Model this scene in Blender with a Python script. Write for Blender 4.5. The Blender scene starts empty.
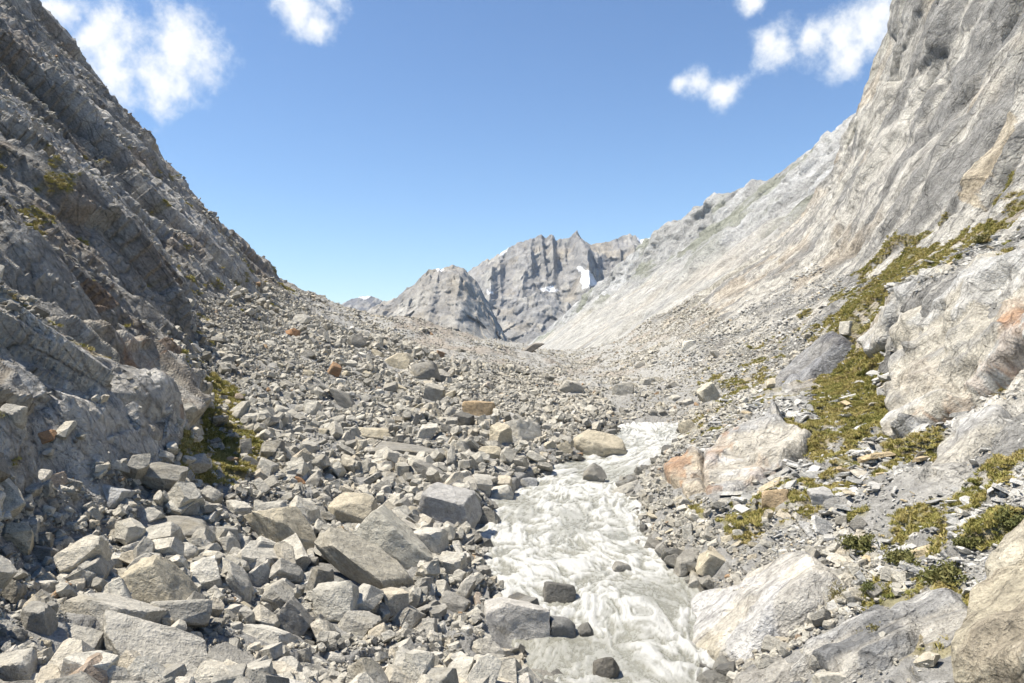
import bpy, bmesh, math, random
import numpy as np
from mathutils import Vector, Matrix, Euler

# ------------------------------------------------------------------ camera, sky, sun, exposure
scene = bpy.context.scene
FPX = 784.0                       # focal length in pixels (18 mm lens on a 23.5 mm sensor)
CX, CY = 512.0, 341.5
cam_d = bpy.data.cameras.new("camera"); cam = bpy.data.objects.new("camera", cam_d)
scene.collection.objects.link(cam)
cam.location = (0, 0, 0); cam.rotation_euler = (math.radians(90), 0, 0)
cam_d.sensor_width = 23.5; cam_d.lens = 18.0
cam_d.clip_start = 0.1; cam_d.clip_end = 20000
scene.camera = cam

SUN_EL, SUN_AZ = math.radians(61), math.radians(-4)       # from the left, square to the view
sun_vec = Vector((-math.cos(SUN_EL) * math.cos(SUN_AZ), math.cos(SUN_EL) * math.sin(SUN_AZ), math.sin(SUN_EL)))
sd = bpy.data.lights.new("sun", 'SUN'); sd.energy = 4.9; sd.angle = math.radians(0.53); sd.color = (1.0, 0.925, 0.80)
sun = bpy.data.objects.new("sun", sd); scene.collection.objects.link(sun)
sun.rotation_euler = sun_vec.to_track_quat('Z', 'Y').to_euler()
sun.location = (-60, 20, 90)

world = bpy.data.worlds.new("World"); scene.world = world; world.use_nodes = True
SKY_STRENGTH = 0.088

def build_world():
    nt = world.node_tree; nt.nodes.clear()
    N, L = nt.nodes.new, nt.links.new
    out = N('ShaderNodeOutputWorld'); bg = N('ShaderNodeBackground'); L(bg.outputs[0], out.inputs[0])
    bg.inputs['Strength'].default_value = SKY_STRENGTH
    sky = N('ShaderNodeTexSky'); sky.sky_type = 'NISHITA'; sky.sun_disc = False
    sky.sun_elevation = SUN_EL; sky.sun_rotation = -(math.pi / 2 - SUN_AZ)
    sky.altitude = 1900; sky.air_density = 1.15; sky.dust_density = 0.1; sky.ozone_density = 2.5
    tc = N('ShaderNodeTexCoord')
    # cloud puffs, given by direction and angular radius
    puffs = [(118, 50, 38), (150, 62, 45), (178, 42, 42), (205, 55, 32), (165, 82, 34), (128, 78, 26), (92, 38, 26),
             (60, 6, 26), (300, 8, 30), (312, 22, 20), (285, -4, 26), (330, -14, 24),
             (700, 84, 21), (722, 90, 20), (682, 84, 14), (780, 45, 28), (805, 42, 26), (765, 40, 18), (840, 40, 30),
             (868, 28, 34), (850, 52, 24), (882, 8, 26), (748, 3, 14)]
    acc = None
    nz0 = N('ShaderNodeTexNoise'); nz0.inputs['Scale'].default_value = 7.0; nz0.inputs['Detail'].default_value = 4
    L(tc.outputs['Generated'], nz0.inputs['Vector'])
    sub = N('ShaderNodeVectorMath'); sub.operation = 'SUBTRACT'; L(nz0.outputs['Color'], sub.inputs[0]); sub.inputs[1].default_value = (.5, .5, .5)
    scl = N('ShaderNodeVectorMath'); scl.operation = 'SCALE'; L(sub.outputs[0], scl.inputs[0]); scl.inputs['Scale'].default_value = 0.03
    wv = N('ShaderNodeVectorMath'); wv.operation = 'ADD'; L(tc.outputs['Generated'], wv.inputs[0]); L(scl.outputs[0], wv.inputs[1])
    allp = []
    for x, y, r in puffs:
        allp.append((Vector(((x - CX) / FPX, 1, (CY - y) / FPX)).normalized(), r / FPX))
    rnd = random.Random(5)
    for k in range(16):                                    # the same fair-weather puffs over the rest of the sky
        az = rnd.uniform(0, 2 * math.pi); el = rnd.uniform(.3, 1.2)
        if abs((az + math.pi) % (2 * math.pi) - math.pi) < .75 and el < .75: continue
        c = Vector((math.sin(az) * math.cos(el), math.cos(az) * math.cos(el), math.sin(el)))
        for j in range(3):
            d = (c + Vector((rnd.gauss(0, .05), rnd.gauss(0, .05), rnd.gauss(0, .02)))).normalized()
            allp.append((d, rnd.uniform(.03, .055)))
    for d, r in allp:
        dist = N('ShaderNodeVectorMath'); dist.operation = 'DISTANCE'; L(wv.outputs[0], dist.inputs[0]); dist.inputs[1].default_value = d
        m = N('ShaderNodeMath'); m.operation = 'MULTIPLY_ADD'; L(dist.outputs['Value'], m.inputs[0]); m.inputs[1].default_value = -1.0 / r; m.inputs[2].default_value = 1.0
        if acc is None: acc = m
        else:
            mx = N('ShaderNodeMath'); mx.operation = 'SMOOTH_MAX'; mx.inputs[2].default_value = 0.25
            L(acc.outputs[0], mx.inputs[0]); L(m.outputs[0], mx.inputs[1]); acc = mx
    nz = N('ShaderNodeTexNoise'); nz.inputs['Scale'].default_value = 21.0; nz.inputs['Detail'].default_value = 12; nz.inputs['Roughness'].default_value = .62
    L(tc.outputs['Generated'], nz.inputs['Vector'])
    ad = N('ShaderNodeMath'); ad.operation = 'MULTIPLY_ADD'; L(nz.outputs['Fac'], ad.inputs[0]); ad.inputs[1].default_value = 2.7; L(acc.outputs[0], ad.inputs[2])
    mr = N('ShaderNodeMapRange'); mr.interpolation_type = 'SMOOTHSTEP'; L(ad.outputs[0], mr.inputs['Value'])
    mr.inputs['From Min'].default_value = 1.3; mr.inputs['From Max'].default_value = 2.25; mr.inputs['To Max'].default_value = 0.95
    mix = N('ShaderNodeMix'); mix.data_type = 'RGBA'
    tint = N('ShaderNodeMix'); tint.data_type = 'RGBA'; tint.blend_type = 'MULTIPLY'; tint.inputs[0].default_value = 1
    L(sky.outputs[0], tint.inputs[6]); tint.inputs[7].default_value = (.96, 1.07, 1.17, 1)
    L(mr.outputs[0], mix.inputs[0]); L(tint.outputs[2], mix.inputs[6]); 
    cc = N('ShaderNodeMix'); cc.data_type = 'RGBA'; cc.inputs[6].default_value = (5.8, 6.5, 7.4, 1); cc.inputs[7].default_value = (7.6, 7.6, 7.5, 1)
    cm = N('ShaderNodeMapRange'); L(ad.outputs[0], cm.inputs[0]); cm.inputs[1].default_value = 1.5; cm.inputs[2].default_value = 2.3; L(cm.outputs[0], cc.inputs[0]); L(cc.outputs[2], mix.inputs[7])
    L(mix.outputs[2], bg.inputs['Color'])
build_world()
vs = scene.view_settings
vs.view_transform = 'Standard'; vs.look = 'None'; vs.gamma = 1.0; vs.exposure = 0.74; vs.use_curve_mapping = False
scene.cycles.max_bounces = 4; scene.cycles.diffuse_bounces = 1; scene.cycles.glossy_bounces = 2
scene.cycles.use_denoising = True; scene.cycles.use_adaptive_sampling = True; scene.cycles.adaptive_threshold = 0.03

# ------------------------------------------------------------------ helpers
rng = np.random.default_rng(11)
f32 = np.float32

def link(o): scene.collection.objects.link(o); return o

def tag(o, label=None, cat=None, group=None, kind=None):
    if label: o['label'] = label
    if cat: o['category'] = cat
    if group: o['group'] = group
    if kind: o['kind'] = kind
    return o

def hashf(ix, iy, iz, seed):
    h = (ix.astype(np.uint32) * np.uint32(374761393)) ^ (iy.astype(np.uint32) * np.uint32(668265263)) ^ (iz.astype(np.uint32) * np.uint32(2147483647)) ^ np.uint32((seed * 1274126177) & 0xffffffff)
    h = (h ^ (h >> np.uint32(13))) * np.uint32(1274126177)
    h = (h ^ (h >> np.uint32(16))) * np.uint32(2246822519)
    h = h ^ (h >> np.uint32(15))
    return (h & np.uint32(0xffffff)).astype(f32) / f32(0xffffff)

def vnoise(p, seed=0):
    i = np.floor(p); f = (p - i).astype(f32); i = i.astype(np.int64)
    u = f * f * f * (f * (f * 6 - 15) + 10)
    ix, iy, iz = i[..., 0], i[..., 1], i[..., 2]
    def c(a, b, d): return hashf(ix + a, iy + b, iz + d, seed)
    x00 = c(0,0,0) * (1 - u[..., 0]) + c(1,0,0) * u[..., 0]
    x10 = c(0,1,0) * (1 - u[..., 0]) + c(1,1,0) * u[..., 0]
    x01 = c(0,0,1) * (1 - u[..., 0]) + c(1,0,1) * u[..., 0]
    x11 = c(0,1,1) * (1 - u[..., 0]) + c(1,1,1) * u[..., 0]
    y0 = x00 * (1 - u[..., 1]) + x10 * u[..., 1]
    y1 = x01 * (1 - u[..., 1]) + x11 * u[..., 1]
    return y0 * (1 - u[..., 2]) + y1 * u[..., 2] - f32(.5)      # -0.5 .. 0.5

def fbm(p, octaves=4, seed=0, gain=.5):
    s = 0; a = 1.0
    for k in range(octaves):
        s = s + a * vnoise(p * (2.03 ** k) + 7.1 * k, seed + k); a *= gain
    return s

def ridged(p, octaves=4, seed=0, gain=.5):
    s = 0; a = 1.0; t = 0
    for k in range(octaves):
        s = s + a * (1 - np.abs(vnoise(p * (2.07 ** k) + 3.3 * k, seed + k)) * 4); t += a; a *= gain
    return s / t

def blocks(p, seed=0, tilt=1.2, sharp=75.0):
    """broken-rock relief: each random cell is a tilted facet at its own level, joined by short steep steps; also a value per cell"""
    i = np.floor(p).astype(np.int64)
    val = np.zeros(p.shape[:-1], f32); cell = np.zeros_like(val); tot = np.full_like(val, 1e-37)
    for a in (-1, 0, 1):
        for b in (-1, 0, 1):
            for c in (-1, 0, 1):
                ix, iy, iz = i[..., 0] + a, i[..., 1] + b, i[..., 2] + c
                h1 = hashf(ix, iy, iz, seed); h2 = hashf(ix, iy, iz, seed + 71); h3 = hashf(ix, iy, iz, seed + 137)
                dx = (p[..., 0] - ix - h1).astype(f32); dy = (p[..., 1] - iy - h2).astype(f32); dz = (p[..., 2] - iz - h3).astype(f32)
                w = np.exp(f32(-sharp) * (dx * dx + dy * dy + dz * dz))
                hv = (h1 * f32(7.31) + h2 * f32(3.17)) % f32(1.0)
                val += w * (hv - f32(.5) + f32(tilt) * ((h2 - f32(.5)) * dx + (h3 - f32(.5)) * dy + (h1 - f32(.5)) * dz)); cell += w * hv; tot += w
    return val / tot, cell / tot

def sstep(a, b, x):
    t = np.clip((x - a) / (b - a), 0, 1); return t * t * (3 - 2 * t)

def pchip(x, y, xq):
    """x (n,), y (n, ...), xq (m,) -> (m, ...) shape preserving cubic"""
    x = np.asarray(x, float); y = np.asarray(y, float)
    h = np.diff(x); sh = (-1,) + (1,) * (y.ndim - 1)
    dl = np.diff(y, axis=0) / h.reshape(sh)
    m = np.zeros_like(y); m[0] = dl[0]; m[-1] = dl[-1]
    if len(x) > 2:
        w1 = (2 * h[1:] + h[:-1]).reshape(sh); w2 = (h[1:] + 2 * h[:-1]).reshape(sh)
        same = dl[:-1] * dl[1:] > 0
        with np.errstate(divide='ignore', invalid='ignore'):
            hm = (w1 + w2) / (w1 / dl[:-1] + w2 / dl[1:])
        m[1:-1] = np.where(same, np.nan_to_num(hm), 0)
    k = np.clip(np.searchsorted(x, xq) - 1, 0, len(x) - 2)
    t = ((xq - x[k]) / h[k]).reshape(sh); hh = h[k].reshape(sh)
    return ((2*t**3 - 3*t**2 + 1) * y[k] + (t**3 - 2*t**2 + t) * hh * m[k] + (-2*t**3 + 3*t**2) * y[k+1] + (t**3 - t**2) * hh * m[k+1])

def grid_normals(P):
    dr = np.gradient(P, axis=0); dc = np.gradient(P, axis=1)
    n = np.cross(dc, dr); n /= np.maximum(np.linalg.norm(n, axis=-1, keepdims=True), 1e-9)
    return n

def smooth_grid(P, k):
    for _ in range(k):
        Q = P.copy()
        Q[1:-1] = (P[:-2] + 2 * P[1:-1] + P[2:]) / 4
        P = Q.copy()
        P[:, 1:-1] = (Q[:, :-2] + 2 * Q[:, 1:-1] + Q[:, 2:]) / 4
    return P

def make_mesh(name, V, quads=None, tris=None, smooth=True):
    me = bpy.data.meshes.new(name)
    V = np.ascontiguousarray(V.reshape(-1, 3), f32)
    F = quads if quads is not None else tris
    n = F.shape[1]
    me.vertices.add(len(V)); me.vertices.foreach_set('co', V.ravel())
    me.loops.add(F.size); me.loops.foreach_set('vertex_index', np.ascontiguousarray(F, np.int32).ravel())
    me.polygons.add(len(F)); me.polygons.foreach_set('loop_start', np.arange(0, F.size, n, dtype=np.int32))
    me.polygons.foreach_set('loop_total', np.full(len(F), n, np.int32))
    me.polygons.foreach_set('use_smooth', np.full(len(F), smooth, bool))
    me.update(calc_edges=True); return me

def grid_quads(R, C):
    i = np.arange(R * C).reshape(R, C)
    return np.stack([i[:-1, :-1], i[:-1, 1:], i[1:, 1:], i[1:, :-1]], -1).reshape(-1, 4)

def set_col(me, col, name='col'):
    a = me.attributes.new(name, 'FLOAT_COLOR', 'POINT')
    c = np.ones((len(me.vertices), 4), f32); c[:, :3] = col.reshape(-1, 3)
    a.data.foreach_set('color', c.ravel())

def set_val(me, v, name):
    a = me.attributes.new(name, 'FLOAT', 'POINT'); a.data.foreach_set('value', np.ascontiguousarray(v, f32).ravel())

def proj(P):
    Y = np.maximum(P[..., 1], .1)
    return CX + FPX * P[..., 0] / Y, CY - FPX * P[..., 2] / Y

def in_poly(x, y, poly):
    ins = np.zeros(x.shape, bool); n = len(poly)
    for i in range(n):
        x1, y1 = poly[i]; x2, y2 = poly[(i + 1) % n]
        if y1 == y2: continue
        ins ^= ((y1 > y) != (y2 > y)) & (x < (x2 - x1) * (y - y1) / (y2 - y1) + x1)
    return ins

# ------------------------------------------------------------------ materials
def mat_base(name):
    m = bpy.data.materials.new(name); m.use_nodes = True
    nt = m.node_tree; b = nt.nodes['Principled BSDF']
    b.inputs['Roughness'].default_value = .88; b.inputs['Specular IOR Level'].default_value = .25
    return m, nt, b

def noise_node(nt, vec, scale, detail=5, rough=.6):
    n = nt.nodes.new('ShaderNodeTexNoise'); n.inputs['Scale'].default_value = scale
    n.inputs['Detail'].default_value = detail; n.inputs['Roughness'].default_value = rough
    nt.links.new(vec, n.inputs['Vector']); return n.outputs['Fac']

def maprange(nt, v, a, b, c, d):
    n = nt.nodes.new('ShaderNodeMapRange'); nt.links.new(v, n.inputs[0])
    for i, x in enumerate((a, b, c, d)): n.inputs[i + 1].default_value = x
    return n.outputs[0]

def mixcol(nt, fac, a, b, blend='MIX'):
    n = nt.nodes.new('ShaderNodeMix'); n.data_type = 'RGBA'; n.blend_type = blend
    for i, v in ((0, fac), (6, a), (7, b)):
        if hasattr(v, 'is_linked'): nt.links.new(v, n.inputs[i])
        else: n.inputs[i].default_value = v if i == 0 else (*v, 1)
    return n.outputs[2]

def grey(nt, v):
    n = nt.nodes.new('ShaderNodeCombineColor')
    for i in range(3): nt.links.new(v, n.inputs[i])
    return n.outputs[0]

def add_bump(nt, b, specs):
    prev = None
    for h, strength, dist in specs:
        n = nt.nodes.new('ShaderNodeBump'); n.inputs['Strength'].default_value = strength; n.inputs['Distance'].default_value = dist
        nt.links.new(h, n.inputs['Height'])
        if prev: nt.links.new(prev, n.inputs['Normal'])
        prev = n.outputs[0]
    nt.links.new(prev, b.inputs['Normal'])

def stretched(nt, pos, e1, s):
    """coordinates stretched s times along direction e1"""
    e1 = Vector(e1).normalized(); e2 = e1.cross(Vector((0, 1, 0.01))).normalized(); e3 = e1.cross(e2)
    cb = nt.nodes.new('ShaderNodeCombineXYZ')
    for i, (e, k) in enumerate(((e1, 1 / s), (e2, 1), (e3, 1))):
        d = nt.nodes.new('ShaderNodeVectorMath'); d.operation = 'DOT_PRODUCT'; nt.links.new(pos, d.inputs[0]); d.inputs[1].default_value = e * k
        nt.links.new(d.outputs['Value'], cb.inputs[i])
    return cb.outputs[0]

def ridge_node(nt, vec, scale, detail=7, rough=.6):
    n = nt.nodes.new('ShaderNodeTexNoise'); n.noise_type = 'RIDGED_MULTIFRACTAL'; n.normalize = True
    n.inputs['Scale'].default_value = scale; n.inputs['Detail'].default_value = detail; n.inputs['Roughness'].default_value = rough
    n.inputs['Lacunarity'].default_value = 2.1
    nt.links.new(vec, n.inputs['Vector']); return n.outputs['Fac']

def crack_node(nt, vec, scale, width):
    w = nt.nodes.new('ShaderNodeTexNoise'); w.inputs['Scale'].default_value = scale * 1.3; w.inputs['Detail'].default_value = 2
    nt.links.new(vec, w.inputs['Vector'])
    a = nt.nodes.new('ShaderNodeVectorMath'); a.operation = 'MULTIPLY_ADD'; nt.links.new(w.outputs['Color'], a.inputs[0]); a.inputs[1].default_value = (.38 / scale,) * 3; nt.links.new(vec, a.inputs[2])
    v = nt.nodes.new('ShaderNodeTexVoronoi'); v.feature = 'DISTANCE_TO_EDGE'; v.inputs['Scale'].default_value = scale; nt.links.new(a.outputs[0], v.inputs['Vector'])
    return maprange(nt, v.outputs['Distance'], 0, width, 0, 1)

def terrain_material(name, scale=1.0, e1=None, stretch=4, bump=1.0, cracks=0.0):
    m, nt, b = mat_base(name)
    pos = nt.nodes.new('ShaderNodeNewGeometry').outputs['Position']
    at = nt.nodes.new('ShaderNodeAttribute'); at.attribute_name = 'col'
    n1 = noise_node(nt, pos, .9 / scale, 6, .68); n2 = noise_node(nt, pos, 5.0 / scale, 4, .7)
    c = mixcol(nt, 1, at.outputs['Color'], grey(nt, maprange(nt, n1, .3, .7, .70, 1.28)), 'MULTIPLY')
    c = mixcol(nt, 1, c, grey(nt, maprange(nt, n2, .3, .7, .70, 1.26)), 'MULTIPLY')
    specs = [(n1, .9 * bump, .6 * scale), (n2, .9 * bump, .16 * scale)]
    if e1:
        sv = stretched(nt, pos, e1, stretch)
        n3 = noise_node(nt, sv, .8 / scale, 5, .65); n4 = ridge_node(nt, sv, .55 / scale, 6, .62)
        c = mixcol(nt, 1, c, grey(nt, maprange(nt, n3, .32, .68, .76, 1.18)), 'MULTIPLY')
        specs.insert(1, (n3, .8 * bump, .4 * scale)); specs.append((n4, 1.0 * bump, .5 * scale))
        if cracks:
            k = crack_node(nt, stretched(nt, pos, e1, 2.2), .55 / scale, .05); k2 = crack_node(nt, stretched(nt, pos, e1, 3.0), 1.7 / scale, .06)
            for q, f in ((k, cracks), (k2, cracks * .7)):
                c = mixcol(nt, 1, c, grey(nt, maprange(nt, q, 0, 1, 1 - .55 * f, 1)), 'MULTIPLY'); specs.append((q, .9 * f, .12 * scale))
    nt.links.new(c, b.inputs['Base Color']); add_bump(nt, b, specs)
    return m

STOPS = [(0, (.22, .21, .185)), (.12, (.33, .315, .275)), (.35, (.41, .39, .34)), (.6, (.49, .467, .405)), (.8, (.53, .50, .425)), (.93, (.46, .41, .32)), (.985, (.58, .565, .52)), (.996, (.33, .22, .13)), (1, (.38, .28, .18))]
PALER = [(0, (.30, .30, .29)), (.2, (.44, .435, .41)), (.6, (.56, .55, .52)), (.9, (.60, .59, .55)), (.96, (.52, .46, .35)), (1, (.50, .40, .25))]
def rock_material(name, by_random, stops=STOPS):
    m, nt, b = mat_base(name)
    pos = nt.nodes.new('ShaderNodeNewGeometry').outputs['Position']
    oi = nt.nodes.new('ShaderNodeObjectInfo')
    if by_random:
        r = nt.nodes.new('ShaderNodeValToRGB'); nt.links.new(oi.outputs['Random'], r.inputs[0])
        while len(r.color_ramp.elements) < len(stops): r.color_ramp.elements.new(.5)
        for e, (p, c) in zip(r.color_ramp.elements, stops): e.position = p; e.color = (*c, 1)
        base = r.outputs[0]
    else: base = oi.outputs['Color']
    n0 = noise_node(nt, pos, .7, 3, .6); n1 = noise_node(nt, pos, 3.2, 5, .7); n2 = noise_node(nt, pos, 16, 3, .75)
    lay = noise_node(nt, stretched(nt, pos, (.75, .35, -.3), 5), 4.0, 4, .65)
    c = mixcol(nt, 1, base, grey(nt, maprange(nt, n1, .3, .7, .78, 1.2)), 'MULTIPLY')
    c = mixcol(nt, 1, c, grey(nt, maprange(nt, n2, .3, .7, .8, 1.18)), 'MULTIPLY')
    c = mixcol(nt, 1, c, grey(nt, maprange(nt, lay, .34, .62, .8, 1.1)), 'MULTIPLY')
    # dull lichen and rusty iron stains in blotches of their own
    c = mixcol(nt, maprange(nt, n0, .56, .72, 0, .45), c, (.30, .26, .18))
    sp = noise_node(nt, pos, 7.5, 3, .8)
    c = mixcol(nt, maprange(nt, sp, .60, .68, 0, .55), c, (.13, .13, .12))
    nt.links.new(c, b.inputs['Base Color'])
    add_bump(nt, b, [(n1, .9, .16), (lay, .7, .09), (n2, .7, .03)])
    return m

M_LEFT = terrain_material('left_slope_rock', 1.0, (.64, .1, -.77), 3.5, 1.0, .6)
M_FLOOR = terrain_material('valley_gravel', .35, None, 1, 1.0)
M_RIGHT = terrain_material('right_slope_rock', 1.1, (.55, -.25, .8), 5, 1.0, .55)
M_FAR = terrain_material('far_slope_rock', 7.0, (.8, 0, .6), 3, 1.0)
M_PEAK = terrain_material('peak_rock', 26.0, (.1, -.4, .9), 5, .45)
M_STUFF = rock_material('rubble_granite', True)
M_ROCK = rock_material('boulder_granite', False)
M_SHARD = rock_material('pale_shards', True, PALER)
M_WETROCK = rock_material('wet_stone', True, [(0, (.10, .097, .088)), (.5, (.19, .183, .16)), (.8, (.27, .255, .22)), (1, (.40, .38, .33))]); M_WETROCK.node_tree.nodes['Principled BSDF'].inputs['Roughness'].default_value = .35

# ------------------------------------------------------------------ the valley: one lofted surface, cut into three pieces of ground
KEYS = 'abcdefghijklmnop'
ST = {   # depth : cross-section from the left crest, over talus (d, e), river (g, h), bank, right cliff (k, l), bench (m) to the right crest
 5:  [(-42,14),(-27,5),(-17,-1.5),(-12.5,-4.8),(-6.5,-8),(-1,-10),(1,-11),(5.5,-11),(6.5,-9.6),(8,-7.4),(12,-3.4),(14,0),(18,4),(31,17),(55,40),(80,55)],
 14: [(-40,13),(-26,4),(-17,-1.2),(-13,-4.4),(-6.5,-7.0),(-1,-9.3),(1,-10.4),(5.7,-10.4),(6.8,-9.2),(9.2,-7.0),(13.2,-2.8),(15,0.5),(19,5),(32,18),(56,40),(82,56)],
 23: [(-50,16),(-30,6.5),(-21,-0.6),(-14,-5.2),(-7,-7.6),(-1,-9.2),(0.7,-10),(6,-10),(7.6,-8.8),(13,-6.2),(18.5,-2.8),(20,0),(24,3.5),(38,20),(64,48),(90,64)],
 30: [(-55,20),(-32,9.5),(-21.5,0.8),(-13.6,-5.2),(-7,-7.5),(-1.8,-8.6),(-0.2,-9.4),(7.3,-9.4),(8.6,-8.4),(14,-6.2),(20.5,-2.8),(22,0.2),(26,4),(42,24),(70,56),(98,74)],
 36: [(-58,24),(-34,12.5),(-24,3.2),(-15.8,-4.9),(-8,-7.2),(-3,-8.2),(-1.6,-8.95),(5.9,-8.95),(7.4,-8.0),(14,-6.1),(21,-2.8),(22.6,0.8),(27,5),(46,28),(74,62),(104,82)],
 44: [(-66,32),(-38,16),(-26,4.6),(-18.3,-3.6),(-9.5,-6.4),(-1.5,-7.6),(0.5,-8.3),(6.3,-8.3),(8,-7.4),(15.5,-5),(22,-2.9),(24,2.6),(30,6.2),(52,34),(80,72),(110,94)],
 52: [(-76,42),(-44,21),(-29,6.2),(-20.8,-2.6),(-10.5,-5.6),(2.5,-7),(4.8,-7.6),(10.6,-7.6),(12,-6.8),(17.5,-4.5),(24,-2.4),(26,3.2),(33,7),(60,42),(85,80),(118,104)],
 60: [(-84,52),(-48,26),(-31,8.6),(-23.5,-0.8),(-11,-4.8),(5,-6.4),(8.3,-6.95),(13,-6.95),(14.5,-6.1),(20,-3.8),(25.5,-1.2),(27.5,2.2),(36,7.4),(58,44),(80,90),(124,116)],
 75: [(-95,66),(-54,30),(-34,9.2),(-25.5,1.4),(-12,-3.2),(4,-5.6),(9,-6.0),(14,-6.0),(17,-5.2),(22,-3.2),(27,-0.5),(30,2.2),(38,7.4),(60,46),(82,98),(130,128)],
 100:[(-112,90),(-62,42),(-38,13.2),(-28,4.2),(-14,-1.0),(2,-4.2),(7,-5),(13,-5.2),(19,-4.4),(24,-2.5),(29,-0.2),(33,2.5),(43,10),(63,50),(82,104),(136,140)],
 140:[(-140,112),(-73,44),(-48,14.0),(-38,9),(-18,2.2),(-2,-2.2),(6,-4.6),(12,-5),(20,-3.6),(27,0.5),(33,3.5),(40,8.5),(53,18),(71,56),(82,112),(142,150)],
 190:[(-180,110),(-92,48),(-60,13),(-48,10),(-28,4.6),(-12,0.4),(4,-2.8),(12,-3.6),(22,-2.8),(32,2.4),(40,7.6),(51,15),(71,31),(84,54),(97,88),(150,150)],
 230:[(-200,100),(-110,40),(-75,10),(-55,3),(-30,-2),(-10,-5),(4,-7),(15,-7),(26,-6),(40,-1),(50,5),(62,12),(82,26),(104,48),(124,84),(170,130)],
 300:[(-240,40),(-150,5),(-100,-6),(-80,-10),(-60,-12),(-35,-14),(4,-16),(15,-16),(30,-15),(50,-8),(62,0),(75,8),(90,18),(130,43),(160,78),(220,118)],
}
SEG = [50,140,190,110,90,26,46,26,90,90,80,80,200,90,16]
SY = np.array(sorted(ST)); SP = np.array([ST[y] for y in SY], float)
KC = np.concatenate([np.linspace(i, i + 1, n, endpoint=False) for i, n in enumerate(SEG)] + [[15.0]])
ROWS = np.exp(np.concatenate([np.linspace(math.log(7), math.log(20), 110, endpoint=False), np.linspace(math.log(20), math.log(235), 520, endpoint=False), np.linspace(math.log(235), math.log(300), 20)]))

def loft(sy, sp, rows, kc):
    R = pchip(np.log(sy), sp, np.log(rows))                 # rows, keys, 2
    G = pchip(np.arange(sp.shape[1]), R.transpose(1, 0, 2), kc).transpose(1, 0, 2)
    return np.stack([G[..., 0], np.repeat(rows[:, None], len(kc), 1), G[..., 1]], -1)

P0 = loft(SY, SP, ROWS, KC)
P0 = smooth_grid(P0, 3)
NR, NC = P0.shape[:2]
K2 = np.repeat(KC[None], NR, 0); Y2 = P0[..., 1]
N0 = grid_normals(P0)
WL = 1 - sstep(2.7 - .45 * sstep(45, 75, Y2), 3.3 - .45 * sstep(45, 75, Y2), K2); WR = sstep(9.2, 10.2, K2); WF = 1 - np.maximum(WL, WR)
river = sstep(5.75, 6.1, K2) * (1 - sstep(6.95, 7.25, K2)) * (1 - sstep(62, 70, Y2))

def basis(P, e1, s1, e2=(0, 1, 0)):
    e1 = np.array(e1, float); e1 /= np.linalg.norm(e1); e2 = np.array(e2, float); e2 -= e1 * e1.dot(e2); e2 /= np.linalg.norm(e2)
    e3 = np.cross(e1, e2)
    return np.stack([P @ e1 / s1, P @ e2, P @ e3], -1)

cellL = np.zeros((NR, NC), f32); cellR = np.zeros((NR, NC), f32); streakR = np.zeros((NR, NC), f32)
D = np.zeros((NR, NC))
# left mountainside: ledges and broken blocks stretched down the slope
cs = slice(0, int(np.searchsorted(KC, 3.35))); PL = P0[:, cs]
qL = basis(PL, (.60, .35, -.72), 4.5)
qw = qL + .12 * np.stack([fbm(PL * .25, 3, 5), fbm(PL * .25, 3, 15), fbm(PL * .25, 3, 25)], -1)
b1, c1 = blocks(qw / 6.0, 1, 1.7); b2, c2 = blocks(qw / 2.4, 2, 1.7); b3, c3 = blocks(qw / .9, 3, 1.6)
dl = 3.0 * fbm(PL / 26, 3, 40) + 2.1 * b1 + 1.15 * b2 + .5 * b3 + .16 * fbm(PL / 1.2, 4, 41)
D[:, cs] += dl * WL[:, cs] * (1 - .3 * sstep(120, 200, PL[..., 1]))
cellL[:, cs] = .6 * c1 + .4 * c2
# right mountainside: cleaved slabs, streaked along the dip
cs = slice(int(np.searchsorted(KC, 8.6)), NC); PR = P0[:, cs]
qR = basis(PR, (.45, -.45, .78), 3.0)
qw = qR + 2.2 * np.stack([fbm(PR * .12, 3, 55), fbm(PR * .12, 3, 65), fbm(PR * .12, 3, 75)], -1)
b1, c1 = blocks(qw / 9.0, 31, 1.3); b2, c2 = blocks(qw / 3.0, 32, 1.1); b3, c3 = blocks(qw / 1.1, 33, 1.0)
st = fbm(qw * np.array([.22, .55, .55]), 5, 80, .6)
big = sstep(11.8, 12.6, K2[:, cs])
dr_ = 3.2 * fbm(PR / 28, 3, 90) * (.25 + .75 * big) + 2.6 * big * ridged(PR * np.array([.02, .075, .02]) + .3 * fbm(PR / 20, 3, 95)[..., None], 3, 96, .5) + b1 * (.8 + 1.7 * big) + b2 * (.40 + .25 * big) + b3 * (.20 - .1 * big) + st * (.5 + 1.1 * big) + .36 * fbm(PR / 1.8, 4, 91)
dr_ = np.where(big > 0, dr_ * (1 - big) + big * smooth_grid(dr_[..., None], 3)[..., 0], dr_)
gc = np.hypot(np.gradient(c1, axis=0), np.gradient(c1, axis=1)); dr_ = dr_ - smooth_grid(np.clip(gc * 9, 0, 1)[..., None], 1)[..., 0] * (.15 + .75 * big)
band = fbm(qw * np.array([.035, .20, .20]), 4, 97, .6)
D[:, cs] += dr_ * (.3 * sstep(8.6, 9.4, K2[:, cs]) + .7 * WR[:, cs])
cellR[:, cs] = .5 * c1 + .5 * c2; streakR[:, cs] = np.maximum(st, band * 1.15)
# talus and moraine: hummocks and rubble relief
hum = sstep(60, 110, Y2)
pf = P0.copy()
b4, c4 = blocks(pf / 1.3, 51, 1.4)
D += WF * (1 - river) * (fbm(pf / 16, 4, 60) * (1.0 + 2.2 * hum) + .45 * fbm(pf / 3.0, 4, 61) + .32 * b4 * (1 - .3 * hum))
PT = P0 + N0 * D[..., None]
PT[..., 2] -= river * .9
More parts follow.
